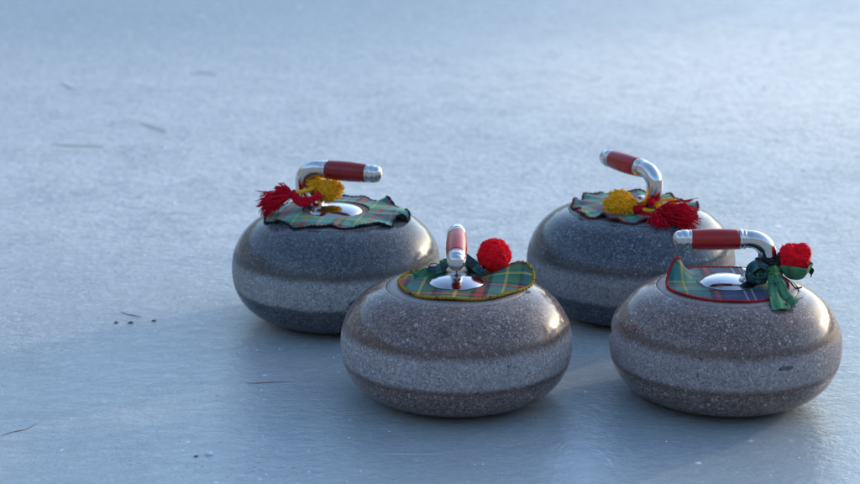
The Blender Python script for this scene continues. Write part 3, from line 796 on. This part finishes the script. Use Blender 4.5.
crumb('leaf_crumb', 536, 418.5, .0012, .0008, m_crumb, 'tiny dark speck on the ice under the front left stone', 'leaf crumb', 8)
# fine grit: uncountable specks frozen in the surface
random.seed(99); b = MB()
for _ in range(520):
    cxp, cyp, sx, sy = random.choice([(245, 468, 45, 6), (245, 468, 45, 6), (90, 450, 60, 14), (131, 324, 25, 3), (420, 448, 180, 18), (300, 400, 150, 40), (700, 450, 80, 20)])
    p = on_z(cxp+random.gauss(0, sx), min(483, cyp+random.gauss(0, sy))); s = U(.0003, .0009)
    if min((p-Vector((r.location.x, r.location.y, 0))).length for r in (FL, FR, BL, BR)) < .15: continue
    vs = [p+Vector((cos(a)*s*U(.6, 1.3), sin(a)*s*U(.6, 1.3), .0001)) for a in [0, 1.25, 2.5, 3.75, 5]]+[p+Vector((0, 0, s*.6))]
    b.add(vs, [(0, 1, 5), (1, 2, 5), (2, 3, 5), (3, 4, 5), (4, 0, 5)])
g = b.build('grit', m_crumb, smooth=False); g['label'] = 'fine dark grit scattered on the ice'; g['category'] = 'grit'; g['kind'] = 'stuff'

# frozen spray and snow crumbs, too many to count
m_frost = mat_plain('frost_crumb', (.93, .94, .95), .45, .05, 200)
random.seed(123); b = MB()
for _ in range(420):
    px_, py_ = U(0, 860), 482*R()**1.5; p = on_z(px_, py_)
    if min((p-Vector((q.location.x, q.location.y, 0))).length for q in (FL, FR, BL, BR)) < .16: continue
    s_ = U(.0006, .0014)*(1+1.3*(py_ < 230))*(2.0 if R() < .10 else 1); k0 = len(b.v)
    vs = []
    for i in range(4):
        for j in range(7):
            th = pi*.5*i/3; a = 2*pi*j/7; vs.append(p+Vector((sin(th)*cos(a)*s_*U(.7, 1.3), sin(th)*sin(a)*s_*U(.7, 1.3), cos(th)*s_*.6*U(.8, 1.2)-.0001)))
    b.add(vs, [(i*7+j, (i+1)*7+j, (i+1)*7+(j+1) % 7, i*7+(j+1) % 7) for i in range(3) for j in range(7)])
g = b.build('frost_crumbs', m_frost); g['label'] = 'tiny white frost crumbs scattered over the ice'; g['category'] = 'frost'; g['kind'] = 'stuff'

# ------------------------------------------------------------------ light
EL = radians(13.5); AZ = radians(52)
w = bpy.data.worlds.new('World'); scene.world = w; w.use_nodes = True
nt = w.node_tree; bg = nt.nodes['Background']
sky = nt.nodes.new('ShaderNodeTexSky'); sky.sky_type = 'NISHITA'; sky.sun_disc = False
sky.sun_elevation = EL; sky.sun_rotation = AZ; sky.air_density = 1.0; sky.dust_density = .95; sky.ozone_density = 1.6
# unseen trees, raised to the left and behind to darken reflections: the sky begins above an uneven dark treeline, lowest towards the right
def wn(kind, props=None, **ins):
    nd = nt.nodes.new('ShaderNode'+kind)
    for k, v in (props or {}).items(): setattr(nd, k, v)
    for k, v in ins.items():
        sk = nd.inputs[int(k[1:])] if k[1:].isdigit() else nd.inputs[k.replace('_', ' ')]
        if isinstance(v, bpy.types.NodeSocket): nt.links.new(v, sk)
        else: sk.default_value = v
    return nd
tcw = wn('TexCoord'); sx = wn('SeparateXYZ', _0=tcw.outputs['Generated'])
def wm(op, a, b=0.0): return wn('Math', {'operation': op}, _0=a, _1=b).outputs[0]
azw = wm('ARCTAN2', sx.outputs[0], sx.outputs[1])
gap = wn('MapRange', {'interpolation_type': 'SMOOTHSTEP'}, _0=wm('ABSOLUTE', wm('SUBTRACT', azw, .38)), _1=.05, _2=.55, _3=.045, _4=.17).outputs[0]
gap = wm('ADD', gap, wn('MapRange', {'interpolation_type': 'SMOOTHSTEP'}, _0=wm('ABSOLUTE', wm('SUBTRACT', azw, .50)), _1=.62, _2=1.9, _3=0.0, _4=.24).outputs[0])
nz1 = wn('TexNoise', Vector=tcw.outputs['Generated'], Scale=7.0, Detail=6.0, Roughness=.6).outputs[0]
edge = wm('ADD', gap, wm('MULTIPLY', wm('SUBTRACT', nz1, .5), .16))
dlt = wm('SUBTRACT', sx.outputs[2], edge)
skym = wn('MapRange', _0=dlt, _1=-.012, _2=.02, _3=0.0, _4=1.0).outputs[0]
nz2 = wn('TexNoise', Vector=tcw.outputs['Generated'], Scale=30.0, Detail=5.0, Roughness=.7).outputs[0]
trees = wn('Mix', {'data_type': 'RGBA'}, _0=nz2); trees.inputs[6].default_value = (.25, .28, .30, 1); trees.inputs[7].default_value = (1.1, 1.15, 1.15, 1)
mixw = wn('Mix', {'data_type': 'RGBA'}, _0=skym, _6=trees.outputs[2], _7=sky.outputs[0])
nt.links.new(mixw.outputs[2], bg.inputs[0]); bg.inputs[1].default_value = .15
ld = bpy.data.lights.new('sun', 'SUN'); lo = bpy.data.objects.new('sun', ld); C.objects.link(lo)
ld.energy = 0.4; ld.angle = radians(1.4); ld.color = (1, .82, .62)
sd = Vector((sin(AZ)*cos(EL), cos(AZ)*cos(EL), sin(EL)))
lo.rotation_euler = sd.to_track_quat('Z', 'Y').to_euler()

scene.view_settings.view_transform = 'Standard'; scene.view_settings.look = 'None'
scene.view_settings.exposure = 1.68; scene.view_settings.gamma = 1
scene.render.engine = 'CYCLES'
scene.render.resolution_x = 1024; scene.render.resolution_y = 576
